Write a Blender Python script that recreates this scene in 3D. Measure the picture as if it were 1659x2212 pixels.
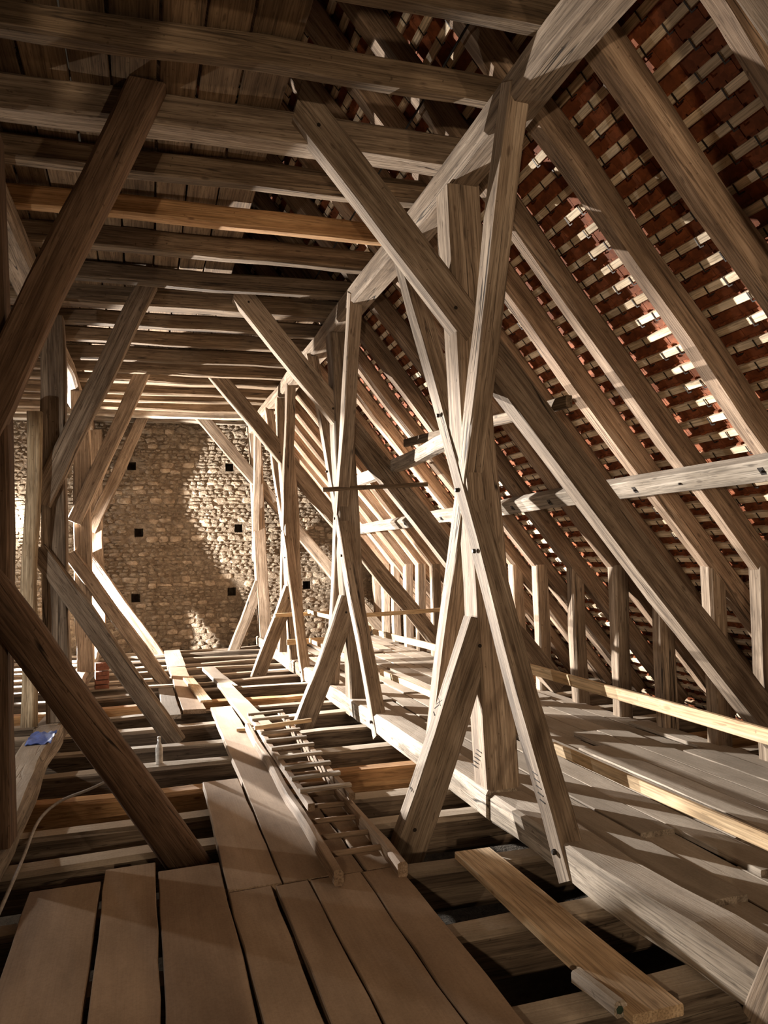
import bpy, math, random
from mathutils import Vector, Matrix

# ------------------------------------------------------------------ clear
for o in list(bpy.data.objects):
    bpy.data.objects.remove(o, do_unlink=True)
S = bpy.context.scene
COL = S.collection
ZO = 1.775                      # eye height above the tie beam tops (world z = 0)

# ------------------------------------------------------------------ camera
cam_d = bpy.data.cameras.new('camera')
cam = bpy.data.objects.new('camera', cam_d)
COL.objects.link(cam)
F_PX, CX, CY = 1700.0, 829.5, 1106.0
def nrm(v): return v / v.length
_dy = nrm(Vector(((315 - CX) / F_PX, (1214.8 - CY) / F_PX, 1)))
_dx = Vector(((6677 - CX) / F_PX, (1055.4 - CY) / F_PX, 1))
_dx = nrm(_dx - _dy * _dx.dot(_dy))
_dz = _dx.cross(_dy)
if _dz.y > 0: _dz = -_dz
RW = Matrix((_dx, _dy, _dz))    # camera (right, down, forward) -> world
right, down, fwd = RW.col[0], RW.col[1], RW.col[2]
cm = Matrix.Identity(4)
for i in range(3):
    cm[i][0] = right[i]; cm[i][1] = -down[i]; cm[i][2] = -fwd[i]
cm[2][3] = ZO
cam.matrix_world = cm
cam_d.sensor_fit = 'HORIZONTAL'
cam_d.sensor_width = 36
cam_d.lens = 36 * F_PX / 1659
cam_d.clip_start = 0.05
S.camera = cam
def to_px(p):
    q = RW.transposed() @ (Vector(p) - Vector((0, 0, ZO)))
    if q.z < 0.1: return None
    return CX + F_PX * q.x / q.z, CY + F_PX * q.y / q.z, q.z

# ------------------------------------------------------------------ world, lamps, exposure
W = bpy.data.worlds.new('world'); S.world = W
W.use_nodes = True
bg = W.node_tree.nodes['Background']
bg.inputs[0].default_value = (1.0, 0.78, 0.55, 1)
bg.inputs[1].default_value = 0.03
S.view_settings.view_transform = 'Standard'
S.view_settings.look = 'None'
S.view_settings.gamma = 1
S.view_settings.use_curve_mapping = False
S.view_settings.exposure = 0.0
def lamp(name, loc, power, color, radius):
    d = bpy.data.lights.new(name, 'POINT')
    d.energy = power; d.color = color; d.shadow_soft_size = radius
    o = bpy.data.objects.new(name, d); COL.objects.link(o)
    o.location = (loc[0], loc[1], loc[2] + ZO)
    return o
def flood(name, loc, aim, power, color, angle, squash, blend, radius):
    """floodlight with a wide flat beam"""
    d = bpy.data.lights.new(name, 'SPOT')
    d.energy = power; d.color = color; d.shadow_soft_size = radius
    d.spot_size = math.radians(angle); d.spot_blend = blend
    o = bpy.data.objects.new(name, d); COL.objects.link(o)
    o.location = (loc[0], loc[1], loc[2] + ZO)
    o.rotation_euler = (Vector(aim) - Vector(loc)).to_track_quat('-Z', 'Y').to_euler()
    o.scale = (1, squash, 1)
    return o
# white floodlights standing in the left aisle: one close to the gable wall, one by the third post
flood('floodlight', (-3.2, 15.3, -0.85), (-0.44, 14.13, -0.85), 12500, (1.0, 0.96, 0.90), 93, 1.5, 0.06, 0.04)
lamp('small_lamp', (-2.6, 16.28, 0.9), 200, (1.0, 0.96, 0.90), 0.03)  # added lamp, only there to brighten the far left strip of the wall
lamp('small_lamp', (-2.75, 6.7, -0.55), 150, (1.0, 0.95, 0.87), 0.03)
flood('floodlight', (-2.6, 12.95, 0.45), (2.1, 11.24, -0.27), 13500, (1.0, 0.97, 0.92), 104, 0.31, 0.15, 0.04)
# warm lamps behind the photographer, one on either side
lamp('work_lamp', (-1.1, -2.5, 0.2), 530, (1.0, 0.77, 0.53), 0.08)
lamp('work_lamp', (3.3, -1.6, 0.3), 225, (1.0, 0.77, 0.53), 0.08)

# ------------------------------------------------------------------ materials
def mat(name):
    m = bpy.data.materials.new(name); m.use_nodes = True
    nt = m.node_tree; nt.nodes.clear()
    out = nt.nodes.new('ShaderNodeOutputMaterial')
    b = nt.nodes.new('ShaderNodeBsdfPrincipled')
    nt.links.new(b.outputs[0], out.inputs[0])
    b.inputs['Specular IOR Level'].default_value = 0.25
    return m, nt, b
def N(nt, typ, **kw):
    n = nt.nodes.new(typ)
    for k, v in kw.items(): setattr(n, k, v)
    return n
def math_(nt, op, a, b=None, clamp=False):
    n = N(nt, 'ShaderNodeMath', operation=op, use_clamp=clamp)
    for i, v in enumerate((a, b)):
        if v is None: continue
        if hasattr(v, 'links'): nt.links.new(v, n.inputs[i])
        else: n.inputs[i].default_value = v
    return n.outputs[0]
def coords(nt, scale, rnd=True):
    t = N(nt, 'ShaderNodeTexCoord')
    src = t.outputs['Object']
    if rnd:
        oi = N(nt, 'ShaderNodeObjectInfo')
        r = math_(nt, 'MULTIPLY', oi.outputs['Random'], 37.0)
        add = N(nt, 'ShaderNodeVectorMath', operation='ADD')
        nt.links.new(src, add.inputs[0]); nt.links.new(r, add.inputs[1])
        src = add.outputs[0]
    outs = []
    for s in scale:
        mp = N(nt, 'ShaderNodeVectorMath', operation='MULTIPLY')
        nt.links.new(src, mp.inputs[0]); mp.inputs[1].default_value = s
        outs.append(mp.outputs[0])
    return outs
def noise(nt, vec, scale=1.0, detail=4, rough=0.6, dist=0.0):
    n = N(nt, 'ShaderNodeTexNoise')
    nt.links.new(vec, n.inputs['Vector'])
    n.inputs['Scale'].default_value = scale; n.inputs['Detail'].default_value = detail
    n.inputs['Roughness'].default_value = rough; n.inputs['Distortion'].default_value = dist
    return n.outputs[0]
def ramp(nt, fac, stops):
    r = N(nt, 'ShaderNodeValToRGB')
    nt.links.new(fac, r.inputs[0])
    el = r.color_ramp.elements
    while len(el) < len(stops): el.new(0.5)
    for e, (p, c) in zip(el, stops):
        e.position = p; e.color = (c[0], c[1], c[2], 1)
    return r.outputs[0]
def mix(nt, fac, a, b, mode='MIX'):
    n = N(nt, 'ShaderNodeMix', data_type='RGBA', blend_type=mode)
    def put(s, v):
        if hasattr(v, 'links'): nt.links.new(v, s)
        elif isinstance(v, (int, float)): s.default_value = v
        else: s.default_value = (v[0], v[1], v[2], 1)
    put(n.inputs['Factor'], fac); put(n.inputs[6], a); put(n.inputs[7], b)
    return n.outputs[2]

def maprange(nt, v, a, b, c=0.0, d=1.0):
    n = N(nt, 'ShaderNodeMapRange'); nt.links.new(v, n.inputs[0])
    for i, q in enumerate((a, b, c, d)): n.inputs[i + 1].default_value = q
    return n.outputs[0]
def wood(name, dark, mid, light, crack=0.5, knots=0.6, bump=0.35, dust=None, rough=0.85, vary=0.25, fleck=0.6):
    m, nt, b = mat(name)
    cs = coords(nt, [(0.45, 13, 13), (2.6, 110, 110), (0.16, 6.5, 6.5), (1.3, 3.0, 3.0), (3.0, 8.5, 8.5), (14, 14, 14), (7, 75, 75), (0.9, 34, 34)])
    g = noise(nt, cs[0], 1, 5, 0.62, 0.15)
    band = noise(nt, cs[7], 1, 3, 0.6, 0.1)
    fib = noise(nt, cs[1], 1, 3, 0.6)
    gg = math_(nt, 'ADD', math_(nt, 'MULTIPLY', g, 0.6), math_(nt, 'MULTIPLY', band, 0.4))
    col = ramp(nt, gg, [(0.34, dark), (0.5, mid), (0.66, light)])
    fcol = ramp(nt, fib, [(0.36, (0.50, 0.48, 0.46)), (0.56, (1.14, 1.14, 1.14))])
    col = mix(nt, 0.75, col, fcol, 'MULTIPLY')
    pt = noise(nt, cs[3], 1, 4, 0.62)
    pcol = ramp(nt, pt, [(0.35, (0.64, 0.60, 0.56)), (0.65, (1.2, 1.2, 1.22))])
    col = mix(nt, 0.8, col, pcol, 'MULTIPLY')
    # short dark flecks in the weathered grain
    fl = noise(nt, cs[6], 1, 2, 0.5)
    col = mix(nt, math_(nt, 'MULTIPLY', maprange(nt, fl, 0.62, 0.70), fleck), col, (dark[0] * .5, dark[1] * .46, dark[2] * .42))
    # drying checks along the grain
    cn = noise(nt, cs[2], 1, 2.0, 0.45, 0.05)
    d = math_(nt, 'ABSOLUTE', math_(nt, 'SUBTRACT', cn, 0.5))
    cr = maprange(nt, d, 0.0015, 0.0075, 1, 0)
    crack_f = math_(nt, 'MULTIPLY', math_(nt, 'MULTIPLY', cr, maprange(nt, pt, 0.46, 0.56)), crack)
    col = mix(nt, crack_f, col, (0.012, 0.008, 0.006))
    # knots
    v = N(nt, 'ShaderNodeTexVoronoi'); nt.links.new(cs[4], v.inputs['Vector'])
    v.inputs['Scale'].default_value = 1.0
    col = mix(nt, maprange(nt, v.outputs['Distance'], 0.055, 0.12, knots, 0), col, (dark[0] * .40, dark[1] * .34, dark[2] * .30))
    # worm specks
    sp = noise(nt, cs[5], 2.2, 2, 0.5)
    col = mix(nt, math_(nt, 'MULTIPLY', maprange(nt, sp, 0.70, 0.76), 0.6), col, (dark[0] * .5, dark[1] * .45, dark[2] * .4))
    if dust:
        # settled dust on faces that look up
        geo = N(nt, 'ShaderNodeNewGeometry')
        sx = N(nt, 'ShaderNodeSeparateXYZ'); nt.links.new(geo.outputs['Normal'], sx.inputs[0])
        df = math_(nt, 'MULTIPLY', maprange(nt, sx.outputs[2], 0.55, 0.95), 0.8)
        dn = noise(nt, cs[5], 5.0, 4, 0.7)
        dc = mix(nt, 0.6, dust, pcol, 'MULTIPLY')
        dc = mix(nt, 0.5, dc, ramp(nt, dn, [(0.35, (0.75, 0.73, 0.7)), (0.6, (1.08, 1.08, 1.08))]), 'MULTIPLY')
        col = mix(nt, df, col, dc)
    oi = N(nt, 'ShaderNodeObjectInfo')
    sc = N(nt, 'ShaderNodeVectorMath', operation='SCALE')
    nt.links.new(col, sc.inputs[0]); nt.links.new(maprange(nt, oi.outputs['Random'], 0, 1, 1 - vary, 1 + vary), sc.inputs['Scale'])
    nt.links.new(sc.outputs[0], b.inputs['Base Color'])
    b.inputs['Roughness'].default_value = rough
    h = math_(nt, 'ADD', math_(nt, 'MULTIPLY', gg, 0.8), math_(nt, 'MULTIPLY', fib, 0.5))
    h = math_(nt, 'SUBTRACT', h, math_(nt, 'MULTIPLY', crack_f, 1.6))
    bp = N(nt, 'ShaderNodeBump'); nt.links.new(h, bp.inputs['Height'])
    bp.inputs['Strength'].default_value = bump; bp.inputs['Distance'].default_value = 0.015
    nt.links.new(bp.outputs[0], b.inputs['Normal'])
    return m

M = {}
M['old'] = wood('old_timber', (0.125, 0.088, 0.060), (0.26, 0.195, 0.138), (0.42, 0.335, 0.25), crack=0.9)
M['brown'] = wood('warm_lit_timber', (0.095, 0.056, 0.035), (0.20, 0.125, 0.078), (0.31, 0.205, 0.135), crack=0.9)  # near left timbers: reddish tone of the warm light put into the wood colour
M['grey'] = wood('grey_timber', (0.14, 0.112, 0.085), (0.29, 0.24, 0.185), (0.45, 0.385, 0.31), crack=0.9, dust=(0.30, 0.25, 0.20))
M['collar'] = wood('dark_timber', (0.060, 0.040, 0.025), (0.15, 0.105, 0.066), (0.27, 0.20, 0.135), crack=0.8)
M['joist'] = wood('joist_timber', (0.050, 0.036, 0.025), (0.12, 0.088, 0.062), (0.21, 0.165, 0.12), crack=0.8, dust=(0.40, 0.335, 0.26))
M['orange'] = wood('new_spruce_beam', (0.36, 0.19, 0.085), (0.47, 0.27, 0.125), (0.58, 0.36, 0.18), crack=0.25, knots=0.8, bump=0.12, vary=0.06)
M['rafter'] = wood('rafter_timber', (0.125, 0.080, 0.052), (0.25, 0.172, 0.114), (0.39, 0.285, 0.20), crack=0.7)
M['plank'] = wood('dusty_plank', (0.17, 0.115, 0.074), (0.255, 0.178, 0.118), (0.33, 0.245, 0.17), crack=0.3, knots=0.2, bump=0.10, dust=(0.36, 0.255, 0.17), vary=0.10, fleck=0.2)
M['plank_grey'] = wood('grey_plank', (0.16, 0.128, 0.098), (0.28, 0.23, 0.18), (0.38, 0.325, 0.26), crack=0.5, knots=0.3, bump=0.2, dust=(0.31, 0.26, 0.205), vary=0.2)
M['lath'] = wood('new_lath', (0.52, 0.36, 0.20), (0.64, 0.46, 0.27), (0.74, 0.57, 0.37), crack=0.1, knots=0.5, bump=0.08, vary=0.08)
M['loose'] = wood('sawn_plank', (0.44, 0.31, 0.185), (0.58, 0.42, 0.26), (0.68, 0.53, 0.36), crack=0.25, knots=0.8, bump=0.12, vary=0.03, fleck=0.25)
M['batten'] = wood('roof_batten', (0.56, 0.43, 0.28), (0.69, 0.55, 0.38), (0.78, 0.65, 0.48), crack=0.1, knots=0.4, bump=0.08, vary=0.15)
M['loft'] = wood('loft_board', (0.10, 0.062, 0.036), (0.20, 0.13, 0.075), (0.28, 0.19, 0.11), crack=0.5, knots=0.5, bump=0.2, vary=0.25)

def tile_mat():
    m, nt, b = mat('terracotta_tile')
    cs = coords(nt, [(9, 9, 9), (60, 60, 60), (5.5, 5.5, 6.6)])
    n1 = noise(nt, cs[0], 1, 4, 0.6); n2 = noise(nt, cs[1], 1, 3, 0.6)
    c = ramp(nt, n1, [(0.3, (0.145, 0.042, 0.015)), (0.55, (0.22, 0.064, 0.022)), (0.75, (0.29, 0.09, 0.034))])
    w = N(nt, 'ShaderNodeTexVoronoi'); nt.links.new(cs[2], w.inputs['Vector'])
    vc = N(nt, 'ShaderNodeSeparateXYZ'); nt.links.new(w.outputs['Color'], vc.inputs[0])
    vr = N(nt, 'ShaderNodeMapRange'); nt.links.new(vc.outputs[0], vr.inputs[0])
    vr.inputs[3].default_value = 0.8; vr.inputs[4].default_value = 1.2
    sc = N(nt, 'ShaderNodeVectorMath', operation='SCALE')
    nt.links.new(c, sc.inputs[0]); nt.links.new(vr.outputs[0], sc.inputs['Scale'])
    nt.links.new(sc.outputs[0], b.inputs['Base Color'])
    b.inputs['Roughness'].default_value = 0.8
    bp = N(nt, 'ShaderNodeBump'); nt.links.new(n2, bp.inputs['Height'])
    bp.inputs['Strength'].default_value = 0.3; bp.inputs['Distance'].default_value = 0.005
    nt.links.new(bp.outputs[0], b.inputs['Normal'])
    return m
M['tile'] = tile_mat()

def world_coords(nt, scale):
    g_ = N(nt, 'ShaderNodeNewGeometry'); outs = []
    for s_ in scale:
        mp = N(nt, 'ShaderNodeVectorMath', operation='MULTIPLY')
        nt.links.new(g_.outputs['Position'], mp.inputs[0]); mp.inputs[1].default_value = s_
        outs.append(mp.outputs[0])
    return outs
def stone_mat(name, c0, c1, c2, vary):
    m, nt, b = mat(name)
    cs = coords(nt, [(9, 9, 9), (30, 30, 30), (1.2, 1.2, 1.2)])
    if vary: cs = [c_ for c_ in world_coords(nt, [(9, 9, 9), (30, 30, 30), (1.2, 1.2, 1.2)])]
    n1 = noise(nt, cs[0], 1, 6, 0.65); n2 = noise(nt, cs[1], 1, 4, 0.65); n3 = noise(nt, cs[2], 1, 3, 0.6)
    c = ramp(nt, n1, [(0.3, c0), (0.52, c1), (0.72, c2)])
    t = ramp(nt, n3, [(0.35, (0.80, 0.70, 0.58)), (0.65, (1.1, 1.06, 1.0))])
    c = mix(nt, 0.7, c, t, 'MULTIPLY')
    oi = N(nt, 'ShaderNodeObjectInfo')
    vr = N(nt, 'ShaderNodeMapRange'); nt.links.new(oi.outputs['Random'], vr.inputs[0])
    vr.inputs[3].default_value = 1 - vary; vr.inputs[4].default_value = 1 + vary
    sc = N(nt, 'ShaderNodeVectorMath', operation='SCALE')
    nt.links.new(c, sc.inputs[0]); nt.links.new(vr.outputs[0], sc.inputs['Scale'])
    nt.links.new(sc.outputs[0], b.inputs['Base Color'])
    b.inputs['Roughness'].default_value = 0.95
    h = math_(nt, 'ADD', math_(nt, 'MULTIPLY', n1, 1.0), math_(nt, 'MULTIPLY', n2, 0.45))
    bp = N(nt, 'ShaderNodeBump'); nt.links.new(h, bp.inputs['Height'])
    bp.inputs['Strength'].default_value = 0.9; bp.inputs['Distance'].default_value = 0.05
    nt.links.new(bp.outputs[0], b.inputs['Normal'])
    return m
M['stone'] = stone_mat('rubble_stone', (0.14, 0.108, 0.078), (0.29, 0.235, 0.178), (0.45, 0.385, 0.305), 0.35)
M['mortar'] = stone_mat('lime_mortar', (0.10, 0.078, 0.055), (0.18, 0.142, 0.105), (0.28, 0.23, 0.18), 0.0)
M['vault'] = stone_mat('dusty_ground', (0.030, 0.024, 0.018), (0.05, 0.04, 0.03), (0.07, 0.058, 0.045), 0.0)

def plain(name, col, rough=0.6, metal=0.0, nscale=30, amt=0.25):
    m, nt, b = mat(name)
    cs = coords(nt, [(nscale, nscale, nscale)])
    n1 = noise(nt, cs[0], 1, 4, 0.6)
    c = ramp(nt, n1, [(0.3, [v * (1 - amt) for v in col]), (0.7, [v * (1 + amt) for v in col])])
    nt.links.new(c, b.inputs['Base Color'])
    b.inputs['Roughness'].default_value = rough; b.inputs['Metallic'].default_value = metal
    return m
M['iron'] = plain('dark_iron', (0.035, 0.028, 0.024), 0.55, 0.6)
M['mark'] = plain('cut_mark', (0.02, 0.014, 0.01), 0.9)
M['cable'] = plain('grey_cable', (0.33, 0.30, 0.27), 0.6)
M['wire'] = plain('dark_wire', (0.02, 0.018, 0.016), 0.6)
M['blue'] = plain('blue_plastic', (0.10, 0.17, 0.50), 0.35)
M['white'] = plain('white_plastic', (0.7, 0.68, 0.64), 0.4)
M['brick'] = plain('red_clay', (0.22, 0.085, 0.05), 0.85)
M['bark'] = wood('peeled_log', (0.16, 0.115, 0.072), (0.32, 0.25, 0.165), (0.52, 0.44, 0.32), crack=0.3, knots=0.5, bump=0.5)
M['print'] = plain('end_stamp', (0.03, 0.05, 0.03), 0.8)

# ------------------------------------------------------------------ helpers
RNG = random.Random(7)
ORD = ['', 'first', 'second', 'third', 'fourth', 'fifth', 'sixth', 'seventh', 'eighth', 'ninth', 'tenth',
       'eleventh', 'twelfth', 'thirteenth', 'fourteenth', 'fifteenth', 'sixteenth', 'seventeenth',
       'eighteenth', 'nineteenth', 'twentieth', 'twenty-first', 'twenty-second', 'twenty-third',
       'twenty-fourth', 'twenty-fifth', 'twenty-sixth', 'twenty-seventh', 'twenty-eighth']
def tag(o, label=None, cat=None, group=None, kind=None):
    if label: o['label'] = label
    if cat: o['category'] = cat
    if group: o['group'] = group
    if kind: o['kind'] = kind
    return o
def link(name, me, m=None, mtx=None, parent=None):
    o = bpy.data.objects.new(name, me); COL.objects.link(o)
    if m is not None and not me.materials: me.materials.append(m)
    if mtx is not None: o.matrix_basis = mtx
    if parent is not None:
        o.parent = parent
        o.matrix_parent_inverse = world(parent).inverted()
    return o
def world(o):
    if o.parent: return world(o.parent) @ o.matrix_parent_inverse @ o.matrix_basis
    return o.matrix_basis.copy()
def mesh(name, vs, fs, smooth=False):
    me = bpy.data.meshes.new(name)
    me.from_pydata(vs, [], fs); me.update()
    if smooth:
        me.polygons.foreach_set('use_smooth', [True] * len(me.polygons))
    return me
def frame_mtx(a, b, up):
    x = nrm(b - a)
    z = up - x * up.dot(x)
    if z.length < 1e-5: z = Vector((1, 0, 0)) - x * x.x
    z = nrm(z); y = z.cross(x)
    m = Matrix.Identity(4)
    for i in range(3):
        m[i][0] = x[i]; m[i][1] = y[i]; m[i][2] = z[i]; m[i][3] = a[i]
    return m
def V(p): return Vector((p[0], p[1], p[2] + ZO))
def beam_mesh(name, L, w, h, seed, rough=0.005, ch=0.014, rnd=0, taper=1.0, cut0=0.0, cut1=0.0):
    """hewn timber: local x along the length; cut0/cut1 shear the end faces in local z"""
    r = random.Random(seed)
    n = max(2, min(16, int(L / 0.33)))
    ph = [r.uniform(0, 6.28) for _ in range(8)]
    vs, fs = [], []
    k = 12 if rnd else 8
    for i in range(n + 1):
        t = i / n; x = L * t
        s = 1 + (taper - 1) * t
        oy = rough * 1.3 * (math.sin(ph[0] + 1.7 * x) + 0.6 * math.sin(ph[1] + 3.9 * x))
        oz = rough * 1.3 * (math.sin(ph[2] + 1.3 * x) + 0.6 * math.sin(ph[3] + 4.3 * x))
        hw, hh = w / 2 * s, h / 2 * s
        if rnd:
            pts = []
            for q in range(12):
                a = math.pi * 2 * (q + 0.5) / 12
                cx, cz = math.cos(a), math.sin(a)
                pw = 0.62
                pts.append((hw * math.copysign(abs(cx) ** pw, cx) * (1 + r.uniform(-.03, .03)),
                            hh * math.copysign(abs(cz) ** pw, cz) * (1 + r.uniform(-.03, .03))))
        else:
            c = [min(ch * (0.6 + 0.8 * abs(math.sin(ph[4 + q] + 1.1 * x + q))), hw * .6, hh * .6) for q in range(4)]
            pts = [(hw, -hh + c[0]), (hw, hh - c[1]), (hw - c[1], hh), (-hw + c[2], hh),
                   (-hw, hh - c[2]), (-hw, -hh + c[3]), (-hw + c[3], -hh), (hw - c[0], -hh)]
        for (py, pz) in pts:
            e = rough * 0.5
            xx = x
            if i == 0: xx += cut0 * pz
            if i == n: xx += cut1 * pz
            vs.append((xx, py + oy + r.uniform(-e, e), pz + oz + r.uniform(-e, e)))
    for i in range(n):
        for q in range(k):
            a, b2 = i * k + q, i * k + (q + 1) % k
            fs.append((a, b2, b2 + k, a + k))
    fs.append(tuple(range(k - 1, -1, -1)))
    fs.append(tuple(n * k + q for q in range(k)))
    return mesh(name, vs, fs, bool(rnd))
SEED = [100]
def beam(name, a, b, w, h, m, up=(0, 0, 1), parent=None, **kw):
    """timber from a to b (centre line); w across, h along `up`"""
    SEED[0] += 1
    a, b = V(a), V(b)
    mtx = frame_mtx(a, b, Vector(up))
    return link(name, beam_mesh(name, (b - a).length, w, h, SEED[0], **kw), M[m], mtx, parent)
def box_beam(name, x0, x1, y0, y1, z0, z1, m, axis='x', parent=None, **kw):
    """axis aligned timber given by its faces"""
    cx, cy, cz = (x0 + x1) / 2, (y0 + y1) / 2, (z0 + z1) / 2
    if axis == 'x': return beam(name, (x0, cy, cz), (x1, cy, cz), y1 - y0, z1 - z0, m, parent=parent, **kw)
    if axis == 'y': return beam(name, (cx, y0, cz), (cx, y1, cz), x1 - x0, z1 - z0, m, parent=parent, **kw)
    return beam(name, (cx, cy, z0), (cx, cy, z1), x1 - x0, y1 - y0, m, up=(0, 1, 0), parent=parent, **kw)
def bolt(parent, p, nrm_, r=0.017, t=0.012, m='iron', square=False, name='bolt'):
    k = 4 if square else 6
    vs = [(r * math.cos(6.2832 * i / k + .78), r * math.sin(6.2832 * i / k + .78), z) for z in (0, t) for i in range(k)]
    vs += [(0.7 * x, 0.7 * y, t * 1.5) for (x, y, z) in vs[k:]]
    fs = []
    for ring in (0, 1):
        for i in range(k):
            a, b2 = ring * k + i, ring * k + (i + 1) % k
            fs.append((a, b2, b2 + k, a + k))
    fs.append(tuple(2 * k + i for i in range(k)))
    fs.append(tuple(range(k - 1, -1, -1)))
    q = Vector(nrm_).to_track_quat('Z', 'Y').to_matrix().to_4x4()
    q.translation = V(p)
    return link(name, mesh(name, vs, fs), M[m], q, parent)
def cut_marks(parent, strokes, depth_dir, name='carpenter_mark'):
    """scribed marks: thin dark grooves laid on a face, each stroke a pair of points"""
    for (a, b) in strokes:
        o = beam(name, a, b, 0.006, 0.004, 'mark', up=depth_dir, parent=parent, rough=0.0, ch=0.001)

# ------------------------------------------------------------------ the setting: ground, gable wall
XC = -0.90        # the ridge stands over the middle row of posts
GY = 16.6
# the stone ground under the joists
vs, fs = [], []
nx, ny = 34, 44
for j in range(ny + 1):
    for i in range(nx + 1):
        x = -8.6 + 15.6 * i / nx; y = -2 + 19.5 * j / ny
        z = -0.95 + 0.06 * math.sin(x * 1.7 + y) + 0.05 * math.sin(2.3 * y - x) + RNG.uniform(-.02, .02)
        vs.append((x, y, z))
for j in range(ny):
    for i in range(nx):
        a = j * (nx + 1) + i
        fs.append((a, a + 1, a + nx + 2, a + nx + 1))
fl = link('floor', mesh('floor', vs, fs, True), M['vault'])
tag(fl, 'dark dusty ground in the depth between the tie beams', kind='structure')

HOLES = [(-0.13, 0.60), (-0.20, -0.71), (1.86, 0.66), (1.70, -0.65), (3.28, -0.57), (1.69, 1.94), (-0.26, 1.95)]
HS = 0.085
def wall_back():
    xs = sorted(set([-8.6, 6.8] + [h[0] + s for h in HOLES for s in (-HS, HS)]))
    zs = sorted(set([-2.8, 7.2] + [h[1] + s for h in HOLES for s in (-HS, HS)]))
    vs, fs = [], []
    def quad(a, b, c, d):
        k = len(vs); vs.extend([a, b, c, d]); fs.append((k, k + 1, k + 2, k + 3))
    for i in range(len(xs) - 1):
        for j in range(len(zs) - 1):
            xa, xb, za, zb = xs[i], xs[i + 1], zs[j] + ZO, zs[j + 1] + ZO
            mx, mz = (xa + xb) / 2, (zs[j] + zs[j + 1]) / 2
            if any(abs(mx - h[0]) < HS and abs(mz - h[1]) < HS for h in HOLES): continue
            quad((xa, GY, za), (xb, GY, za), (xb, GY, zb), (xa, GY, zb))
    for hx, hz in HOLES:
        xa, xb, za, zb, d = hx - HS, hx + HS, hz - HS + ZO, hz + HS + ZO, GY + 0.5
        quad((xa, GY, za), (xa, d, za), (xa, d, zb), (xa, GY, zb))
        quad((xb, GY, za), (xb, GY, zb), (xb, d, zb), (xb, d, za))
        quad((xa, GY, zb), (xa, d, zb), (xb, d, zb), (xb, GY, zb))
        quad((xa, GY, za), (xb, GY, za), (xb, d, za), (xa, d, za))
        quad((xa, d, za), (xb, d, za), (xb, d, zb), (xa, d, zb))
    # outer skin so the wall has its thickness
    y2 = GY + 0.7
    quad((-8.6, y2, -2.8 + ZO), (-8.6, y2, 7.2 + ZO), (6.8, y2, 7.2 + ZO), (6.8, y2, -2.8 + ZO))
    quad((-8.6, GY, 7.2 + ZO), (6.8, GY, 7.2 + ZO), (6.8, y2, 7.2 + ZO), (-8.6, y2, 7.2 + ZO))
    return mesh('wall_back', vs, fs)
wall = link('wall_back', wall_back(), M['mortar'])
tag(wall, 'rubble stone gable wall closing the far end, with square putlog holes', kind='structure')

def stone_geo(w, h, d, r):
    """a lumpy field stone, local y = -proud"""
    k = 9
    ring0, ring1 = [], []
    pw = r.uniform(0.55, 0.85)
    ph = r.uniform(0, .6)
    for i in range(k):
        a = 6.2832 * i / k + ph
        c, s = math.cos(a), math.sin(a)
        f = 1 + r.uniform(-.16, .14)
        x = w / 2 * math.copysign(abs(c) ** pw, c) * f; z = h / 2 * math.copysign(abs(s) ** pw, s) * f
        ring0.append((x, 0.03, z))
        g = r.uniform(.66, .86)
        ring1.append((x * g, -d * r.uniform(.55, 1.0), z * g))
    vs = ring0 + ring1 + [(r.uniform(-.1, .1) * w, -d * r.uniform(.95, 1.3), r.uniform(-.1, .1) * h)]
    fs = [(i, (i + 1) % k, k + (i + 1) % k, k + i) for i in range(k)]
    fs += [(k + i, k + (i + 1) % k, 2 * k) for i in range(k)]
    return vs, fs
stones = []
r = random.Random(31)
z = -2.0
while z < 3.15:
    hrow = r.choice([0.05, 0.06, 0.075, 0.09, 0.10, 0.13])
    x = -4.4 + r.uniform(0, .2)
    while x < 5.6:
        w = hrow * r.uniform(0.9, 2.3) + 0.02
        cx, cz = x + w / 2, z + hrow / 2 + r.uniform(-.022, .022)
        lim = 4.55 - .8 * cz
        if cx < lim and not any(abs(cx - hx) < w / 2 + HS and abs(cz - hz) < hrow / 2 + HS for hx, hz in HOLES):
            if hrow > .11 and r.random() < .25:      # two flat stones on top of each other
                for dz in (-.25, .25): stones.append((cx, cz + dz * hrow, w * .96, hrow * .5))
            else:
                stones.append((cx, cz, w * .99, hrow * 1.0))
        x += w + 0.006
    z += hrow + 0.004
def stone_rank(s):
    p = to_px((s[0], GY, s[1] + ZO))
    vis = p and 195 < p[0] < 740 and 905 < p[1] < 1420
    return (-(1 if vis else 0), -s[2] * s[3])
stones.sort(key=stone_rank)
variants = []
for i in range(40):
    vs, fs = stone_geo(1, 1, 1, r)
    variants.append(mesh('stone', vs, fs)); variants[-1].materials.append(M['stone'])
for s in stones[:300]:
    d = r.uniform(.012, .032)
    mt = Matrix.Translation((s[0], GY, s[1] + ZO)) @ Matrix.Rotation(r.uniform(-.12, .12), 4, 'Y') @ Matrix.Diagonal((s[2], d, s[3], 1))
    link('stone', r.choice(variants), None, mt, wall)
vs, fs = [], []
for s in stones[300:]:
    v, f = stone_geo(s[2], s[3], r.uniform(.012, .032), r)
    k = len(vs)
    vs += [(a + s[0], b + GY, c + s[1] + ZO) for a, b, c in v]
    fs += [tuple(k + q for q in ff) for ff in f]
o = link('rubble_stones', mesh('rubble_stones', vs, fs), M['stone'], None, wall)
tag(o, kind='stuff')

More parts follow.
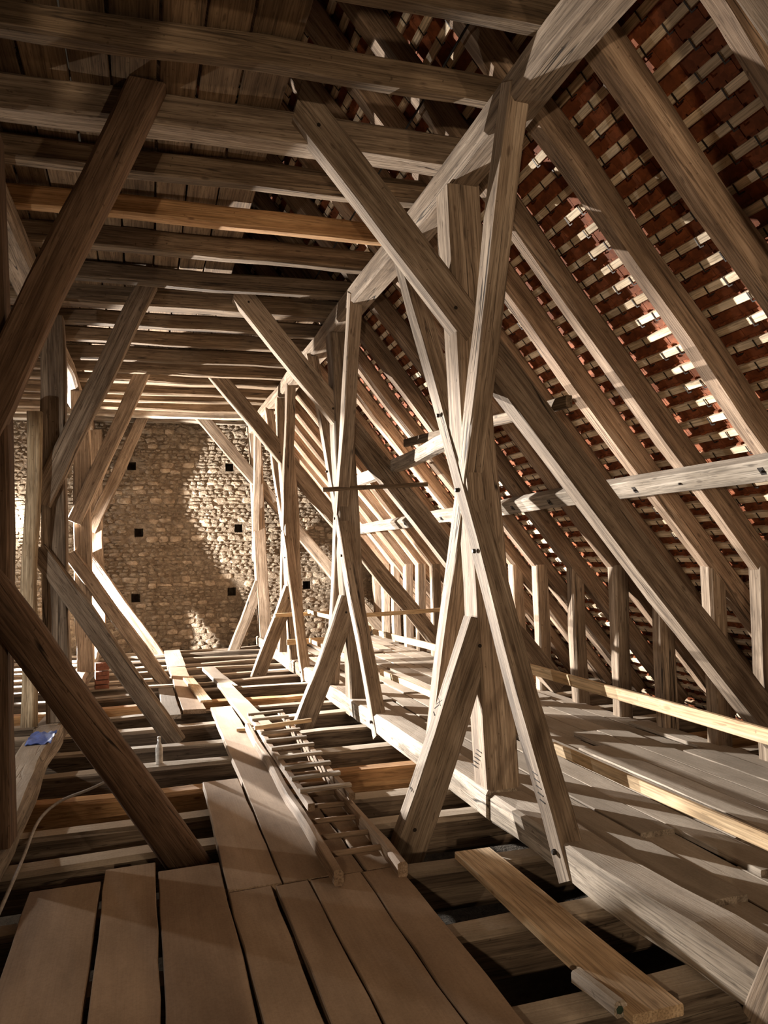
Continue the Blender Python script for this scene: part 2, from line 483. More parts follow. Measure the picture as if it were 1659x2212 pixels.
# ------------------------------------------------------------------ roof slopes: battens and tiles
RA, RB = 4.523, 0.8             # underside of the right rafters: x = RA - RB * z (z from eye level)
SL = math.hypot(1, RB)
def slope_pt(side, s, y, off):
    """point on a roof slope; s = distance down from the ridge, off = outward from the rafter underside"""
    zr = (RA - XC) / RB
    x = XC + s * RB / SL + off * 1 / SL
    z = zr - s * 1 / SL + off * RB / SL
    if side < 0: x = 2 * XC - x
    return (x, y, z)
RAF_H = 0.195
Y0R, Y1R = 0.4, 16.55
S_EAVE = (RA - XC) / RB * SL + 2.05 * SL   # a little past the tie beam ends
GAUGE, BAT_T = 0.15, 0.04
tile_verts_cache = {}
def tile_geo():
    """plain tile hung on its nib: local x along the eaves, y down the slope, z outward"""
    w, l, t = 0.086, 0.37, 0.014
    vs = [(-w, -.02, 0), (w, -.02, 0), (w, l - .06, 0), (.055, l - .02, 0), (0, l, 0), (-.055, l - .02, 0), (-w, l - .06, 0)]
    vs += [(x, y, z + t) for x, y, z in vs]
    fs = [(6, 5, 4, 3, 2, 1, 0), (7, 8, 9, 10, 11, 12, 13)]
    fs += [(i, (i + 1) % 7, 7 + (i + 1) % 7, 7 + i) for i in range(7)]
    k = len(vs)                  # nib behind the batten
    nx_, n0, n1, nz = 0.022, -.018, -.003, -.022
    vs += [(-nx_, n0, 0), (nx_, n0, 0), (nx_, n1, 0), (-nx_, n1, 0), (-nx_, n0, nz), (nx_, n0, nz), (nx_, n1, nz), (-nx_, n1, nz)]
    fs += [(k + 4, k + 7, k + 6, k + 5), (k, k + 4, k + 5, k + 1), (k + 1, k + 5, k + 6, k + 2), (k + 2, k + 6, k + 7, k + 3), (k + 3, k + 7, k + 4, k)]
    return vs, fs
TV, TF = tile_geo()
tile_me = mesh('roof_tile', TV, TF); tile_me.materials.append(M['tile'])
def clip_geo():
    w, l, t = 0.0045, 0.05, 0.003
    vs = [(-w, -.028, -.047), (w, -.028, -.047), (w, .045, -.047), (-w, .045, -.047)]
    vs += [(x, y, z + t) for x, y, z in vs]
    fs = [(3, 2, 1, 0), (4, 5, 6, 7), (0, 1, 5, 4), (1, 2, 6, 5), (2, 3, 7, 6), (3, 0, 4, 7)]
    k = 8                        # the foot of the hook
    vs += [(w, .038, -.047), (w + .028, .038, -.047), (w + .028, .045, -.047), (w, .045, -.047)]
    vs += [(x, y, z + .016) for x, y, z in vs[8:12]]
    fs += [tuple(k + q for q in f) for f in fs[:6]]
    return vs, fs
CV, CF = clip_geo()
def build_roof(side):
    nm = 'roof_right' if side > 0 else 'roof_left'
    root = bpy.data.objects.new(nm, None); COL.objects.link(root)
    tag(root, 'red tiled roof slope on pale battens, seen from inside on the %s' % ('right' if side > 0 else 'left'), kind='structure')
    rr = random.Random(5 + side)
    down_v = Vector((side * RB / SL, 0, -1 / SL)); out_v = Vector((side / SL, 0, RB / SL))
    rows = []
    s = 0.12
    while s < S_EAVE:
        rows.append(s); s += GAUGE
    tiles, clips = [], []
    for ri, s in enumerate(rows):
        c0 = slope_pt(side, s, Y0R, RAF_H + BAT_T / 2); c1 = slope_pt(side, s, Y1R, RAF_H + BAT_T / 2)
        bo = beam('batten', c0, c1, 0.052, BAT_T, 'batten', up=out_v, parent=root, rough=0.002, ch=0.003)
        y = Y0R + (0.0 if ri % 2 else 0.089)
        while y < Y1R:
            p = slope_pt(side, s - 0.026, y, RAF_H + BAT_T + 0.004)
            tiles.append((p, rr.uniform(-.012, .012), rr.uniform(0.028, 0.046)))
            if rr.random() < .9:
                clips.append((slope_pt(side, s, y + .089 + rr.uniform(-.01, .01), RAF_H + BAT_T), rr.uniform(-.06, .06)))
            y += 0.178
    def tmtx(p, rz, tilt):
        y = (down_v + out_v * -tilt).normalized() if False else (down_v + out_v * tilt).normalized()
        x = Vector((0, 1, 0)) * side
        z = x.cross(y).normalized()
        if z.dot(out_v) < 0: z = -z; x = -x
        x = y.cross(z)
        m = Matrix.Identity(4)
        q = V(p)
        for i in range(3):
            m[i][0] = x[i]; m[i][1] = y[i]; m[i][2] = z[i]; m[i][3] = q[i]
        return m @ Matrix.Rotation(rz, 4, 'Z')
    single = []
    if side > 0:
        def rank(t):
            p = to_px(V(t[0]))
            if not p or not (-20 < p[0] < 1680 and -20 < p[1] < 2230): return 1e9
            if t[0][2] > 2.75 or t[0][2] < -0.6: return 1e8 + p[2]
            return p[2]
        order = sorted(range(len(tiles)), key=lambda i: rank(tiles[i]))
        single = set(order[:300])
        for i in order[:300]:
            link('roof_tile', tile_me, None, tmtx(*tiles[i]), root)
    vs, fs = [], []
    for i, t in enumerate(tiles):
        if i in single: continue
        m = tmtx(*t); k = len(vs)
        vs += [tuple(m @ Vector(v)) for v in TV]
        fs += [tuple(k + q for q in f) for f in TF]
    tag(link('roof_tiles', mesh('roof_tiles', vs, fs), M['tile'], None, root), kind='stuff')
    vs, fs = [], []
    for p, rz in clips:
        m = tmtx(p, rz, 0.0); k = len(vs)
        vs += [tuple(m @ Vector(v)) for v in CV]
        fs += [tuple(k + q for q in f) for f in CF]
    tag(link('tile_hooks', mesh('tile_hooks', vs, fs), M['iron'], None, root), 'dark wire hooks over the battens', kind='stuff')
    return root
build_roof(1)
build_roof(-1)

# ------------------------------------------------------------------ long timbers: purlins, sills, rail
def fx(z): return 2.03 + .036 * (2.585 - z)      # inner face of the right post row (leans a little)
o = box_beam('purlin', 2.03, 2.27, 0.5, 16.5, 2.585, 2.795, 'old', 'y', rough=0.009, ch=0.025)
tag(o, 'long squared purlin carrying the collar ends over the right posts', 'beam', 'purlins')
o = box_beam('purlin', -1.19, -0.94, 0.5, 16.5, 2.585, 2.795, 'old', 'y', rough=0.009, ch=0.025)
tag(o, 'long squared purlin over the left posts, mostly behind the big brace', 'beam', 'purlins')
o = box_beam('sill_beam', 2.18, 2.44, 0.5, 4.955, -1.785, -1.592, 'grey', 'y', rough=0.008, ch=0.02)
tag(o, 'thick grey sill beam running from the lower right corner to the nearest post', 'beam', 'sill beams')
o = box_beam('sill_beam', 2.18, 2.42, 4.96, 8.69, -1.785, -1.585, 'grey', 'y', rough=0.008, ch=0.02)
tag(o, 'grey sill beam between the nearest and the second right post', 'beam', 'sill beams')
o = box_beam('sill_beam', 2.18, 2.42, 8.70, 16.5, -1.785, -1.585, 'old', 'y', rough=0.008, ch=0.02)
tag(o, 'sill beam running from the second right post to the gable wall', 'beam', 'sill beams')
o = box_beam('sill_beam', -1.06, -0.80, 4.4, 8.5, -1.785, -1.592, 'grey', 'y', rough=0.012, ch=0.03)
tag(o, 'rough grey sill beam on the left with a blue sheet on its far end', 'beam', 'sill beams')
o = box_beam('sill_beam', -1.06, -0.80, 8.55, 16.5, -1.785, -1.592, 'joist', 'y', rough=0.010, ch=0.03)
tag(o, 'sill beam under the far left posts', 'beam', 'sill beams')
# rail bolted under the rafters, turned with the slope
nin = Vector((-1 / SL, 0, -RB / SL))
def rail(side, y0, y1, label):
    s = ((RA - XC) / RB - 0.578) * SL
    c0, c1 = slope_pt(side, s, y0, -0.055), slope_pt(side, s, y1, -0.055)
    out = Vector((side / SL, 0, RB / SL))
    o = beam('rail_beam', c0, c1, 0.17, 0.105, 'grey', up=out, rough=0.005, ch=0.01)
    return tag(o, label, 'beam', 'rails under the rafters')
railR = rail(1, 0.5, 16.5, 'horizontal grey rail bolted under the rafters of the right slope')

# ------------------------------------------------------------------ collars, tie beams, rafters, knee posts
YC = [2.22, 2.96, 3.69, 4.43, 5.28, 5.87, 6.62, 7.35, 8.20, 9.05, 9.72, 10.45, 11.33, 12.07, 12.84, 13.60, 14.30, 15.05, 15.80, 16.42]
FR = {4: 0, 9: 1, 14: 2, 19: 3}      # which of them belong to the braced frames
for i, y in enumerate(YC):
    w = 0.22 if i in FR else (0.12, 0.14, 0.13)[i % 3]
    m = 'collar'
    lab = 'dark hewn collar beam overhead, %s from the front' % ORD[max(i, 1)]
    if i == 6:
        m = 'orange'; lab = 'new orange spruce collar beam, the only pale one overhead'
    if i >= 18:
        m = 'grey'; lab = 'pale grey collar beam close to the gable wall, %s' % ('lit from below' if i == 18 else 'the last one')
    if i == 0: continue
    if i == 4: m = 'old'
    zb = 2.79 + RNG.uniform(-.012, .012)
    h = 0.215 if i in FR else RNG.uniform(.17, .2)
    xr = RA - RB * (zb + .1) + 0.1
    o = beam('collar_beam', (2 * XC - xr, y - w / 2, zb + h / 2), (xr, y - w / 2 + RNG.uniform(-.02, .02), zb + h / 2), w, h, m, rough=0.007, ch=0.018)
    tag(o, lab, 'beam', 'collar beams')
JX0, JX1 = -7.9, 6.1
for i, y in enumerate(YC):
    w = RNG.uniform(.17, .2)
    m = 'joist'
    lab = 'rough tie beam across the floor, %s from the front' % ORD[i + 1]
    if i == 6: m = 'orange'; lab = 'new orange tie beam across the floor among grey ones'
    if i == 11: m = 'orange'; lab = 'far reddish tie beam across the floor beyond the second post'
    o = beam('tie_beam', (JX0, y - w / 2, -1.775 - .12), (JX1, y - w / 2 + RNG.uniform(-.015, .015), -1.775 - .12 + RNG.uniform(-.01, .01)), w, 0.24, m, rough=0.009, ch=0.022)
    tag(o, lab, 'beam', 'tie beams across the floor')
for side in (1, -1):
    for i, y in enumerate(YC):
        w = RNG.uniform(.165, .185)
        yy = y - .03 - w / 2 + (0.04 if i < 6 else 0)
        a = slope_pt(side, 0.05, yy, RAF_H / 2); b = slope_pt(side, S_EAVE - .25, yy, RAF_H / 2)
        out = Vector((side / SL, 0, RB / SL))
        o = beam('rafter', a, b, w, RAF_H, 'rafter', up=out, rough=0.008, ch=0.028)
        tag(o, 'brown rafter of the %s roof slope, %s from the front' % ('right' if side > 0 else 'left', ORD[i + 1]), 'rafter', 'rafters of the %s slope' % ('right' if side > 0 else 'left'))
        # knee post under the rafter
        xk = 4.66
        zt = (RA - xk) / RB + .02
        x0, x1 = (xk, xk + .16) if side > 0 else (2 * XC - xk - .16, 2 * XC - xk)
        if side < 0: continue
        o = box_beam('knee_post', x0, x1, yy - .085, yy + .065, -1.775, zt + (.0 if side > 0 else 0), 'old', 'z', rough=0.006, ch=0.015,
                     )
        tag(o, 'short upright under the %s rafters, %s from the front' % ('right' if side > 0 else 'left', ORD[i + 1]), 'post', 'uprights under the rafters, %s aisle' % ('right' if side > 0 else 'left'))
# iron bolt plates on the rail, at every rafter
srail = ((RA - XC) / RB - 0.578) * SL
for i, y in enumerate(YC[1:14]):
    p = slope_pt(1, srail, y - .12, -0.108)
    pl = beam('bolt_plate', slope_pt(1, srail - .03, y - .12, -0.109), slope_pt(1, srail + .03, y - .12, -0.109), 0.05, 0.006, 'iron', up=nin, parent=railR, rough=0, ch=0.001)
    bolt(pl, p, nin, 0.012, 0.012, square=True)

# ------------------------------------------------------------------ braced frames
FY = [4.96 - 3.68, 4.96, 8.68, 12.44, 16.06]
FN = ['hidden', 'nearest', 'second', 'third', 'last']
for k, y in enumerate(FY):
    nm = FN[k]
    lastf = k == 4
    # right post
    zt, zb = 2.59, -1.59
    c = 0.125
    o = beam('post', (fx(zb) + c, y + c, zb), (fx(zt) + c, y + c, zt), 0.24, 0.245, 'old', up=(0, 1, 0), rough=0.007, ch=0.012)
    tag(o, ('squared upright post of the %s frame on the right' % nm) if k else 'squared upright post beside the photographer on the right', 'post', 'right posts')
    if k == 1:
        xf = fx(-1.45) - .002
        st = [((xf, 5.02 + .024 * q, -1.35 - .03 * q), (xf, 5.10 + .024 * q, -1.345 - .03 * q)) for q in range(5)]
        cut_marks(o, st, (1, 0, 0))
        st = [((fx(1.1) - .002, 5.03 + .028 * q, 1.20 + .03 * q), (fx(1.1) - .002, 5.03 + .028 * q + .01, 1.28 + .03 * q)) for q in range(4)]
        cut_marks(o, st, (1, 0, 0))
    # long crossing braces in the row of posts
    yo = y - 4.96
    def ra(z): return 3.96 + (2.592 - z) * .4936 + yo
    def rb2(z): return 3.87 + (z + 1.775) * .5 + yo
    zt, zb = 2.72, (-1.79 if k == 0 else 0.0 if lastf else -1.56)
    o = beam('cross_brace', (fx(zb) + (.045 if k == 0 else .058), ra(zb) + .09, zb), (fx(zt) + .058, ra(zt) + .09, zt), 0.135, 0.155, 'old', up=(0, 1, 0), rough=0.006, ch=0.008)
    tag(o, ('long brace leaning towards the camera across the %s right post' % nm) if k else 'leaning brace foot in the lower right corner', 'brace', 'crossing braces of the right row')
    bolt(o, (fx(.45) - .012, ra(.45) + .09, .45), (-1, 0, 0), 0.016, 0.014)
    o2 = None
    if not lastf:
        zt, zb = 2.60, -1.80
        o2 = beam('cross_brace', (fx(zb) + .052, rb2(zb) + .09, zb), (fx(zt) + .052, rb2(zt) + .09, zt), 0.14, 0.15, 'old', up=(0, 1, 0), rough=0.006, ch=0.008)
        tag(o2, ('long brace leaning away from the camera across the %s right post' % nm) if k else 'brace leaning away at the post beside the photographer', 'brace', 'crossing braces of the right row')
        for zz in (1.02, 0.02, -1.66):
            bolt(o2, (fx(zz) - .02, rb2(zz) + .085, zz), (-1, 0, 0), 0.016, 0.014)
    if k == 1:
        st = []
        for q in range(5):
            zz = -1.28 - .035 * q
            st.append(((fx(zz) - .021, rb2(zz) + .05, zz), (fx(zz) - .021, rb2(zz) + .11, zz + .006)))
        st += [((fx(-.86) - .021, rb2(-.86) + .05, -.85), (fx(-.86) - .021, rb2(-.86) + .12, -.88)),
               ((fx(-.86) - .021, rb2(-.86) + .06, -.885), (fx(-.86) - .021, rb2(-.86) + .11, -.845))]
        cut_marks(o2, st, (1, 0, 0))
    # head brace, foot brace, long strut towards the eaves
    yb = y + .075
    o = hb = beam('head_brace', (2.20, yb, 1.56), (0.985, yb, 3.045), 0.15, 0.24, 'old', up=(.77, 0, .63), rough=0.006, ch=0.01, cut0=0.25, cut1=0.75)
    tag(o, ('slanting head brace from the collar down to the %s right post' % nm) if k else 'head brace above the photographer on the right', 'brace', 'right head braces')
    o = beam('foot_brace', (2.225, yb, -.47), (1.60, yb, -1.98), 0.15, 0.215, 'old', up=(.92, 0, -.38), rough=0.007, ch=0.012)
    tag(o, ('foot brace spreading from the %s right post down to the tie beam' % nm) if k else 'foot brace beside the photographer on the right', 'brace', 'right foot braces')
    if k == 1:
        fxm = lambda t: (2.225 - .625 * t - .0, yb - .02, -.47 - 1.51 * t)
        def onfoot(t, yy):      # point on the upper (left) face of the foot brace
            return (2.225 - .625 * t - .92 * .109, yy, -.47 - 1.51 * t + .38 * .109)
        st = [(onfoot(.36, yb + .05), onfoot(.385, yb - .02)), (onfoot(.385, yb + .05), onfoot(.36, yb - .02)),
              (onfoot(.405, yb + .06), onfoot(.385, yb + .01)), (onfoot(.42, yb + .06), onfoot(.43, yb + .02)),
              (onfoot(.73, yb + .03), onfoot(.74, yb - .03))]
        cut_marks(o, st, (.92, 0, -.38))
    if k and not lastf:
        for (px_, pz_) in ((1.12, 2.87), (2.06, 1.70)):
            bolt(hb, (px_, yb - .076, pz_), (0, -1, 0), 0.014, 0.004, 'mark', name='peg')
        for (px_, pz_) in ((2.16, -.62), (1.66, -1.78)):
            bolt(o, (px_, yb - .076, pz_), (0, -1, 0), 0.014, 0.004, 'mark', name='peg')
    o = beam('strut', (2.22, y + .13, 1.56), (4.86, y + .13, -1.66), 0.19, 0.235, 'old', up=(.77, 0, .63), rough=0.008, ch=0.014)
    tag(o, ('heavy sloping strut from the %s right post down to the eaves' % nm) if k else 'sloping strut beside the photographer on the right', 'brace', 'struts of the right aisle')
    # left post with its braces
    lx = .01 if k == 1 else 0
    o = beam('post', (-.865 + lx, y + .12, -1.59), (-.93 + lx, y + .12, 2.59), .24, .24, 'brown' if k == 1 else 'old', up=(0, 1, 0), rough=0.008, ch=0.014)
    tag(o, ('squared upright post of the %s frame on the left' % nm) if k else 'squared upright post beside the photographer on the left', 'post', 'left posts')
    yl = y + .02
    big = k == 1
    hx0 = (0.02, yl, 2.98) if not big else (0.03, yl, 2.98)
    hx1 = (-1.02, yl, 0.62) if not big else (-0.98, yl, 0.60)
    o = beam('head_brace', hx0, hx1, 0.16, 0.215, 'brown' if big else 'old', up=(-.91, 0, .40), rough=0.008, ch=0.016, cut0=0.35)
    tag(o, ('slanting head brace from the collar down to the %s left post' % nm) if k else 'slanting head brace above the photographer on the left', 'brace', 'left head braces')
    o = beam('foot_brace', (-1.06, yl, .16), (0.30, yl, -1.90), 0.19 if big else 0.16, 0.225 if big else 0.2, 'brown' if big else 'old', up=(.83, 0, .55), rough=0.009, ch=0.02, rnd=1 if big else 0)
    tag(o, ('round brown log brace falling from the left edge to the floor' if big else ('slanting foot brace from the %s left post down to the floor' % nm) if k else 'slanting foot brace beside the photographer on the left'), 'brace', 'left foot braces')
# barked log leaning against the second left post
o = beam('log_prop', (-1.12, 8.58, -1.59), (-1.07, 8.60, 1.55), 0.155, 0.15, 'bark', up=(0, 1, 0), rough=0.012, rnd=1, taper=.95)
tag(o, 'pale peeled round log standing against the second left post', 'log')

# ------------------------------------------------------------------ loft boards on the collars
lb = random.Random(77)
def boards_y(name, xs, y0, y1, z, t, m, lab, cat, grp, gap=.012, jit=.05, fn=None):
    for i, (x0, x1) in enumerate(xs):
        ja, jb = lb.uniform(-jit, jit), lb.uniform(-jit, jit)
        o = box_beam(name, x0 + gap / 2, x1 - gap / 2, y0 + ja, y1 + jb, z + lb.uniform(-.004, .004), z + t, m, 'y', rough=0.003, ch=0.005)
        tag(o, lab % ORD[i + 1], cat, grp)
zl = 2.995
xs = []; x = 0.89
for i in range(15):
    w = lb.uniform(.23, .31)
    xs.insert(0, (x - w, x)); x -= w + (0.05 if lb.random() < .3 else 0.004)
boards_y('loft_board', xs, 1.6, 8.35, zl, .028, 'loft', 'dark loft board lying on the near collars, %s from the left', 'board', 'loft boards over the near collars')
xs = []; x = -3.6
for i in range(22):
    w = lb.uniform(.22, .3); xs.append((x, x + w)); x += w + .003
boards_y('loft_board', xs, 8.4, 16.5, zl, .028, 'loft', 'dark loft board lying on the far collars, %s from the left', 'board', 'loft boards over the far collars')

# ------------------------------------------------------------------ floor planks
def plank(pts, z, t, m, lab, grp, name='floor_plank', cat='plank'):
    """pts: four plan corners, near-left, near-right, far-right, far-left"""
    nl, nr, fr, fl_ = [Vector((p[0], p[1])) for p in pts]
    SEED[0] += 1
    r_ = random.Random(SEED[0])
    n = max(3, int(((nl - fl_).length) / .28))
    ax = (nl + nr) / 2; bx = (fl_ + fr) / 2
    d = (bx - ax); L = d.length; ang = math.atan2(d.y, d.x)
    ca, sa = math.cos(-ang), math.sin(-ang)
    def loc(p): q = p - ax; return (q.x * ca - q.y * sa, q.x * sa + q.y * ca)
    vs, fs = [], []
    for i in range(n + 1):
        u = i / n
        l_ = loc(nl.lerp(fl_, u)); r2 = loc(nr.lerp(fr, u))
        e1, e2 = (r_.uniform(-.006, .006), r_.uniform(-.006, .006)) if 0 < i < n else (0, 0)
        bow = .004 * math.sin(u * 5 + SEED[0])
        c = .004
        yl_, yr_ = l_[1] + e1, r2[1] + e2
        vs += [(l_[0], yl_, -t), (l_[0], yl_, -c + bow), (l_[0], yl_ - c, bow), (r2[0], yr_ + c, bow), (r2[0], yr_, -c + bow), (r2[0], yr_, -t)]
    for i in range(n):
        for q in range(6):
            a, b2 = i * 6 + q, i * 6 + (q + 1) % 6
            fs.append((a, a + 6, b2 + 6, b2))
    fs.append(tuple(range(6))); fs.append(tuple(n * 6 + q for q in range(5, -1, -1)))
    mt = Matrix.Translation((ax.x, ax.y, z + ZO)) @ Matrix.Rotation(ang, 4, 'Z')
    o = link(name, mesh(name, vs, fs), M[m], mt)
    return tag(o, lab, cat, grp)
ZP, TP = -1.72, 0.052
G1 = 'wide dusty planks in the foreground'
def rect(x0, x1, y0, y1, dx=0): return [(x0, y0), (x1, y0), (x1 + dx, y1), (x0 + dx, y1)]
near = [(-.60, -.245, 4.63), (-.23, .040, 4.81), (.052, .387, 4.69), (.400, .622, 4.272), (.645, .820, 4.272), (.830, 1.112, 4.272), (1.118, 1.325, 4.272)]
nlab = ['dusty floor plank at the far left of the foreground', 'dusty foreground plank with a dark scar, second from the left', 'broad foreground plank ending at the foot of the log brace',
        'foreground plank with the dark gap on its right, fourth from the left', 'narrow foreground plank, fifth from the left', 'broad foreground plank, second from the right', 'rightmost foreground plank beside the dark opening']
for (x0, x1, y1), l in zip(near, nlab):
    plank([(x0 + .01, 1.3), (x1, 1.3), (x1, y1), (x0, y1 - .015)], ZP, TP, 'plank', l, G1)
G2 = 'planks of the walkway down the middle'
plank([(.40, 4.285), (.682, 4.285), (.680, 6.39), (.41, 6.38)], ZP, TP, 'plank', 'short walkway plank behind the foreground planks, left of the long one', G2)
plank([(.692, 4.29), (1.0, 4.30), (.955, 9.57), (.715, 9.56)], ZP, TP, 'plank', 'long walkway plank running beside the ladder', G2)
plank([(1.01, 4.285), (1.135, 4.285), (1.13, 5.75), (1.01, 5.75)], ZP, TP, 'plank', 'narrow plank under the near end of the ladder', G2)
plank([(1.15, 4.285), (1.385, 4.285), (1.37, 5.95), (1.14, 5.95)], ZP, TP, 'plank', 'plank under the right ladder rail', G2)
plank([(1.0, 8.2), (1.24, 8.15), (1.10, 11.2), (.93, 11.2)], ZP + .03, TP, 'plank', 'walkway plank continuing beyond the ladder', G2)
plank([(.98, 11.1), (1.2, 11.05), (1.05, 13.2), (.86, 13.2)], ZP, TP, 'plank_grey', 'far walkway plank beyond the second frame', G2)
plank([(.40, 9.55), (.66, 9.5), (.60, 13.4), (.34, 13.45)], ZP, TP, 'plank', 'far plank left of the walkway, near the third frame', G2)
plank([(.62, 9.9), (.76, 9.9), (.64, 12.0), (.50, 12.0)], ZP + .035, .03, 'loose', 'short narrow board lying on a far plank', G2)
plank([(.18, 9.3), (.37, 9.3), (.34, 11.3), (.15, 11.3)], ZP, TP, 'plank_grey', 'pale brightly lit plank near the second left brace', G2)
plank([(.33, 13.5), (.62, 13.5), (.62, 16.2), (.33, 16.2)], ZP, TP, 'plank_grey', 'farthest walkway plank in front of the gable wall', G2)
# right aisle floor
rp = random.Random(19)
x = 2.52; row = 0
G3 = 'grey planks covering the right aisle'
while x < 4.62:
    w = rp.uniform(.22, .29)
    y = 1.2 - rp.uniform(0, .8); k = 0
    zz = ZP + .01
    while y < 15.9:
        L = rp.uniform(2.0, 3.6)
        lift = .03 if k % 2 else 0.0
        ye = min(y + L, 16.3)
        dx = rp.uniform(-.02, .02)
        plank([(x, y), (x + w - .012, y), (x + w - .012 + dx, ye), (x + dx, ye)], zz + lift + rp.uniform(0, .006), .034, 'plank_grey',
              'grey aisle plank, %s row from the sill beam, %s from the front' % (ORD[row + 1], ORD[k + 1]), G3)
        y = ye - (.16 if k % 2 == 0 else .12) ; k += 1
    x += w; row += 1

# ------------------------------------------------------------------ loose things on the floor
# sawn plank bridging the tie beams
o = beam('loose_plank', (1.832, 2.645, -1.752), (1.822, 4.39, -1.748), 0.225, 0.044, 'loose', rough=0.003, ch=0.004)
tag(o, 'yellowish sawn plank lying loose across the tie beams at lower right', 'plank')
o = beam('wood_offcut', (1.70, 2.70, -1.735), (1.685, 2.98, -1.745), 0.055, 0.06, 'plank_grey', rough=0.006, ch=0.01)
tag(o, 'short weathered offcut lying at the edge of the loose sawn plank', 'wood')
bolt(o, (1.70, 2.697, -1.732), (0.05, -1, 0), 0.016, 0.002, 'print', name='end_grain')

def ladder_log():
    root = bpy.data.objects.new('ladder', None); COL.objects.link(root)
    root.location = (1.11, 4.1, ZP + ZO)
    tag(root, 'old ladder with waney rails lying on the walkway', 'ladder', 'ladders on the walkway')
    bpy_root = root
    for x0, x1 in ((.955, .955), (1.30, 1.33)):
        beam('rail', (x0, 4.12, ZP + .045), (x1, 8.0, ZP + .055), 0.055, 0.085, 'plank', parent=root, rough=0.006, ch=0.012)
    for q in range(13):
        y = 4.45 + q * .285
        z = ZP + .05
        beam('rung', (.945, y, z), (1.33, y + RNG.uniform(-.02, .02), z), 0.032, 0.032, 'plank', parent=root, rough=0.003, rnd=1)
    return root
ladder_log()
def ladder_batten():
    root = bpy.data.objects.new('ladder', None); COL.objects.link(root)
    root.location = (1.15, 5.1, ZP + .10 + ZO)
    tag(root, 'narrow batten ladder with flat rungs lying on top of the older ladder', 'ladder', 'ladders on the walkway')
    for x0, x1 in ((1.0, 1.01), (1.30, 1.315)):
        beam('rail', (x0, 5.05 + (.14 if x0 > 1.2 else 0), ZP + .125), (x1, 8.25, ZP + .13), 0.045, 0.05, 'plank', parent=root, rough=0.003, ch=0.004)
    for q in range(10):
        y = 5.33 + q * .31
        beam('rung', (.975, y, ZP + .163), (1.335, y + .02, ZP + .163), 0.05, 0.025, 'plank_grey', parent=root, rough=0.002, ch=0.003)
    return root
ladder_batten()
o = beam('lath', (.93, 7.28, ZP + .195), (1.48, 7.42, ZP + .195), 0.03, 0.036, 'lath', rough=0.002, ch=0.003)
tag(o, 'fresh orange lath lying across the ladder', 'lath')
o = beam('lath', (.86, 8.10, ZP + .02), (1.10, 8.06, ZP + .02), 0.06, 0.03, 'lath', rough=0.002, ch=0.003)
tag(o, 'stub of pale lath left of the ladder top', 'lath')

# handrail boards on the right, fixed to the outer side of the posts
G4 = 'pale railing boards on the right'
def board(a, b, h, t, lab, m='lath', name='railing_board'):
    o = beam(name, a, b, t, h, m, rough=0.002, ch=0.003)
    return tag(o, lab, 'board', G4)
board((2.44, 1.0, -.775), (2.44, 4.80, -.775), .065, .026, 'pale upper railing board running from the nearest right post to the right edge')
board((2.44, 1.0, -1.20), (2.44, 4.50, -1.225), .065, .026, 'pale lower railing board running from the nearest right post to the right edge')
board((2.44, 4.85, -.80), (2.44, 8.55, -.84), .06, .026, 'upper railing board between the nearest and second right post')
board((2.44, 4.55, -1.21), (2.44, 8.30, -1.26), .06, .026, 'lower railing board between the nearest and second right post')
board((2.46, 8.75, -.82), (2.46, 12.35, -.84), .06, .026, 'upper railing board between the second and third right post')
board((2.46, 8.60, -1.27), (2.46, 12.3, -1.29), .06, .026, 'lower railing board between the second and third right post')
board((1.93, 12.38, -.885), (2.85, 12.38, -.875), .06, .03, 'upper pale board nailed across the third right post')
board((2.11, 12.38, -1.31), (2.72, 12.38, -1.31), .09, .03, 'lower brownish board nailed across the third right post')
board((2.28, 8.64, -.66), (3.30, 8.64, -.64), .045, .03, 'thin pale board nailed across the second right post')
o = beam('lath', (1.90, 8.60, .765), (3.15, 8.60, .83), .03, .05, 'collar', rough=0.003, ch=0.004)
tag(o, 'thin dark lath nailed across the second right post', 'lath')
o = beam('stored_beam', (2.80, 10.2, 1.03), (2.80, 6.9, 1.095), .13, .14, 'grey', rough=0.006, ch=0.012)
tag(o, 'grey squared beam stored at mid height on the strut behind the nearest right post', 'beam')
o = beam('stored_board', (2.86, 8.5, 1.29), (2.86, 4.87, 1.055), .05, .085, 'collar', rough=0.003, ch=0.005)
tag(o, 'dark board leaning from the stored grey beam onto the nearest strut', 'board')

# blue sheet, tiles, bottle, cable on the left
def sheet():
    vs, fs = [], []
    n, m2 = 8, 8
    rr = random.Random(3)
    for j in range(m2 + 1):
        for i in range(n + 1):
            vs.append((-1.03 + .215 * i / n, 7.62 + .5 * j / m2, -1.592 + .012 + rr.uniform(0, .028) + ZO))
    for j in range(m2):
        for i in range(n):
            a = j * (n + 1) + i
            fs.append((a, a + 1, a + n + 2, a + n + 1))
    k = len(vs)
    vs += [(x, y, z - .006) for x, y, z in vs]
    fs += [tuple(q + k for q in reversed(f)) for f in fs]
    return mesh('plastic_sheet', vs, fs, True)
o = link('plastic_sheet', sheet(), M['blue'])
tag(o, 'small crumpled blue plastic sheet on the end of the left sill beam', 'sheet')
for q in range(6):
    o = beam('brick', (-.70, 11.95 + .01 * q, -1.74 + .062 * q), (-.52, 11.98 + .01 * q, -1.74 + .062 * q), .14, .052, 'brick', rough=0.003, ch=0.004)
    tag(o, 'red clay brick in the small stack by the third left post, %s from the bottom' % ORD[q + 1], 'brick', 'stack of red bricks')
o = box_beam('bearer', -.85, -.40, 11.85, 12.1, -1.79, -1.768, 'plank_grey', 'x', rough=0.003, ch=0.004)
tag(o, 'flat board under the small stack of red bricks', 'wood')
